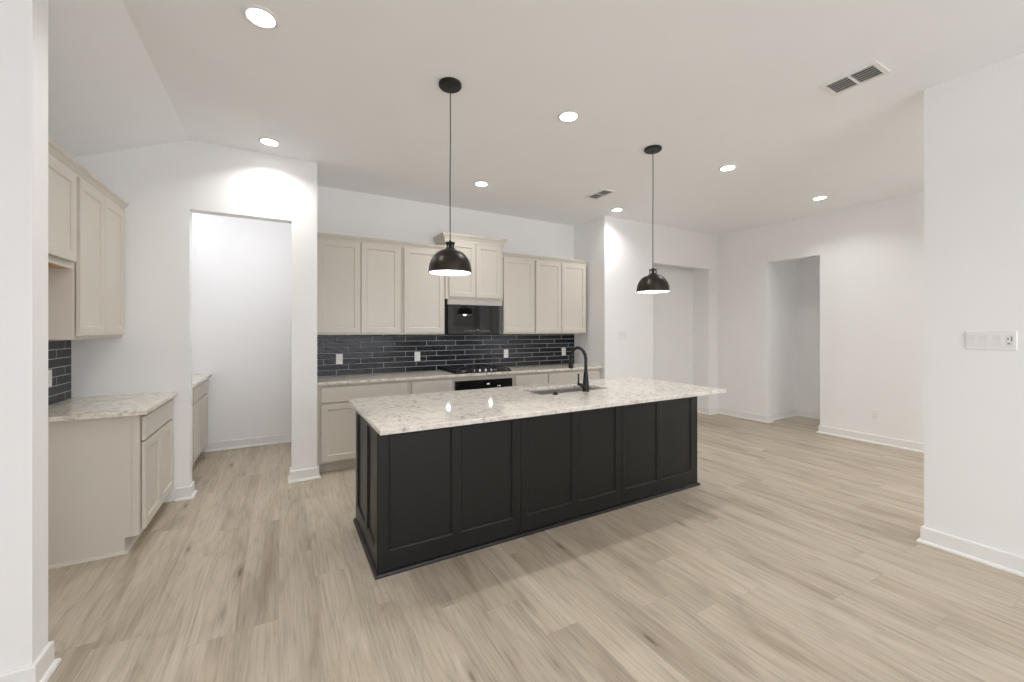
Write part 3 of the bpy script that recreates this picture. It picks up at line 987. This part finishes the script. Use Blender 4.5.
for x, y in ((-0.09, 0.45), (1.89, 0.45), (0.9, -1.4), (2.9, -1.4)):  # unseen lamps added to brighten the near floor and walls
    downlight(x, y, 'added unseen round ceiling light behind the photographer', 'added lights behind the photographer')
downlight(7.100, 1.350, 'added unseen round ceiling light behind the narrow opening', 'added lights out of sight')  # hidden lamp added to bounce light into the narrow opening
for x, y in ((5.25, 0.75), (4.6, -0.6), (5.9, -0.6)):  # unseen lamps added to lift the right walls and opening
    downlight(x, y, watts=6.0, label='added unseen round ceiling light behind the right-hand wall', group='added dining-side lights')

# ceiling vents
def vent(x0, x1, y0, y1, label):
    t = thing('ceiling_vent', ((x0 + x1) / 2, (y0 + y1) / 2, CZ), label, 'vent', 'louvred ceiling vents')
    z = CZ - .0004
    fw = 0.026
    xm, ym = (x0 + x1) / 2, (y0 + y1) / 2
    f = MB()
    f.box(x0, x0 + fw, y0, y1, z - .008, z); f.box(x1 - fw, x1, y0, y1, z - .008, z)
    f.box(x0 + fw, x1 - fw, y0, y0 + fw, z - .008, z); f.box(x0 + fw, x1 - fw, y1 - fw, y1, z - .008, z)
    f.box(x0 + fw, x1 - fw, ym - .007, ym + .007, z - .007, z)
    link('frame', f, M['plate'], t)
    link('backing', MB().box(x0 + fw, x1 - fw, y0 + fw, y1 - fw, z - .0012, z - .0002), M['void'], t)
    n = 6
    for (a, b) in ((y0 + fw, ym - .007), (ym + .007, y1 - fw)):
        for i in range(n):
            x = x0 + fw + (i + .5) * (x1 - x0 - 2 * fw) / n
            s = MB().prism([(x + .004, z - .0013), (x + .0085, z - .0013), (x - .0005, z - .0072), (x - .005, z - .0072)], a, b, axis=1)
            link('louvre', s, M['plate'], t)
vent(3.100, 3.318, 1.050, 1.350, 'white louvred ceiling vent near the right-hand wall')
vent(3.205, 3.400, 3.535, 3.875, 'small white louvred ceiling vent in front of the back alcove')

# ------------------------------------------------------------------ outlets and switches
def outlet(F, u, v, label, group=None, w=0.072, h=0.116, loc=None):
    p = F(u, v, 0)
    t = thing('outlet', p, label, 'outlet', group)
    link('plate', MB().panel(F, u - w / 2, u + w / 2, v - h / 2, v + h / 2, .006, [], edge=.003), M['plate'], t)
    link('socket_face', MB().panel(F, u - .0165, u + .0165, v - .034, v + .034, .0075, [], edge=.001), M['plate_back'], t)
    for dv in (-.017, .017):
        link('receptacle', MB().panel(F, u - .012, u + .012, v + dv - .012, v + dv + .012, .0082, [(u - .0075, u - .0045, v + dv - .005, v + dv + .006), (u + .0045, u + .0075, v + dv - .004, v + dv + .005)], .002, .0005, edge=.0008), M['plate'], t)
    return t
FT = face_front(YB - .0103)
GO = 'white outlets on the dark back tiles'
outlet(FT, 0.581, 1.096, 'white outlet on the dark tiles nearest the pillar', GO)
outlet(FT, 1.490, 1.097, 'white outlet on the dark tiles left of the cooktop', GO)
outlet(FT, 2.758, 1.097, 'white outlet on the dark tiles just right of the cooktop', GO)
outlet(FT, 3.765, 1.098, 'white outlet on the dark tiles behind the faucet spout', GO)
outlet(face_right(XL + .0103), 3.992, 1.097, 'white outlet on the tiles above the short left worktop')
outlet(face_left(XR - .0003), 2.222, 0.366, 'white outlet low on the right wall past the narrow opening')
outlet(face_front(3.60 - .0003), 7.18, 0.366, 'white outlet low on the wall inside the narrow opening')

def switches(F, u0, u1, v, n, label, special=None, flip=False):
    p = F((u0 + u1) / 2, v, 0)
    t = thing('switch_plate', p, label, 'switch')
    link('plate', MB().panel(F, u0, u1, v - .058, v + .058, .006, [], edge=.003), M['plate'], t)
    pitch = (u1 - u0) / n
    for i in range(n):
        c = u0 + (i + .5) * pitch
        if special == i:
            k = link('dimmer', MB().panel(F, c - .0165, c + .0165, v - .033, v + .033, .0075, [], edge=.001), M['plate_back'], t)
            for (du, dv, a, b) in ((-.006, .010, .003, .014), (.008, .010, .004, .005), (.004, -.018, .006, .004)):
                q = MB().panel(F, c + du - a, c + du + a, v + dv - b, v + dv + b, .0085, [], edge=.0005)
                link('button', q, M['grey_plastic'], k)
        else:
            # rocker with its two tilted halves
            r = MB()
            A = (c - .0165, c + .0165)
            pr = [(v - .033, .0095), (v, .0068), (v + .033, .0080)]
            for (va, wa), (vb, wb) in zip(pr, pr[1:]):
                r.face([F(A[0], va, wa), F(A[1], va, wa), F(A[1], vb, wb), F(A[0], vb, wb)])
            for s in A:
                r.face([F(s, pr[0][0], pr[0][1]), F(s, v, pr[1][1]), F(s, pr[2][0], pr[2][1]), F(s, v + .033, .004), F(s, v - .033, .004)])
            r.face([F(A[0], v - .033, .004), F(A[1], v - .033, .004), F(A[1], v - .033, .0095), F(A[0], v - .033, .0095)])
            r.face([F(A[0], v + .033, .004), F(A[1], v + .033, .004), F(A[1], v + .033, .0080), F(A[0], v + .033, .0080)])
            link('rocker', r, M['plate_back'], t)
    return t
switches(face_left(3.765 - .0003), 0.622, 0.832, 1.366, 4, 'wide white four-gang switch plate on the near right wall', special=0)
switches(face_front(YP - .0003), 4.225, 4.392, 1.362, 3, 'white three-gang switch plate on the far wall behind the faucet')
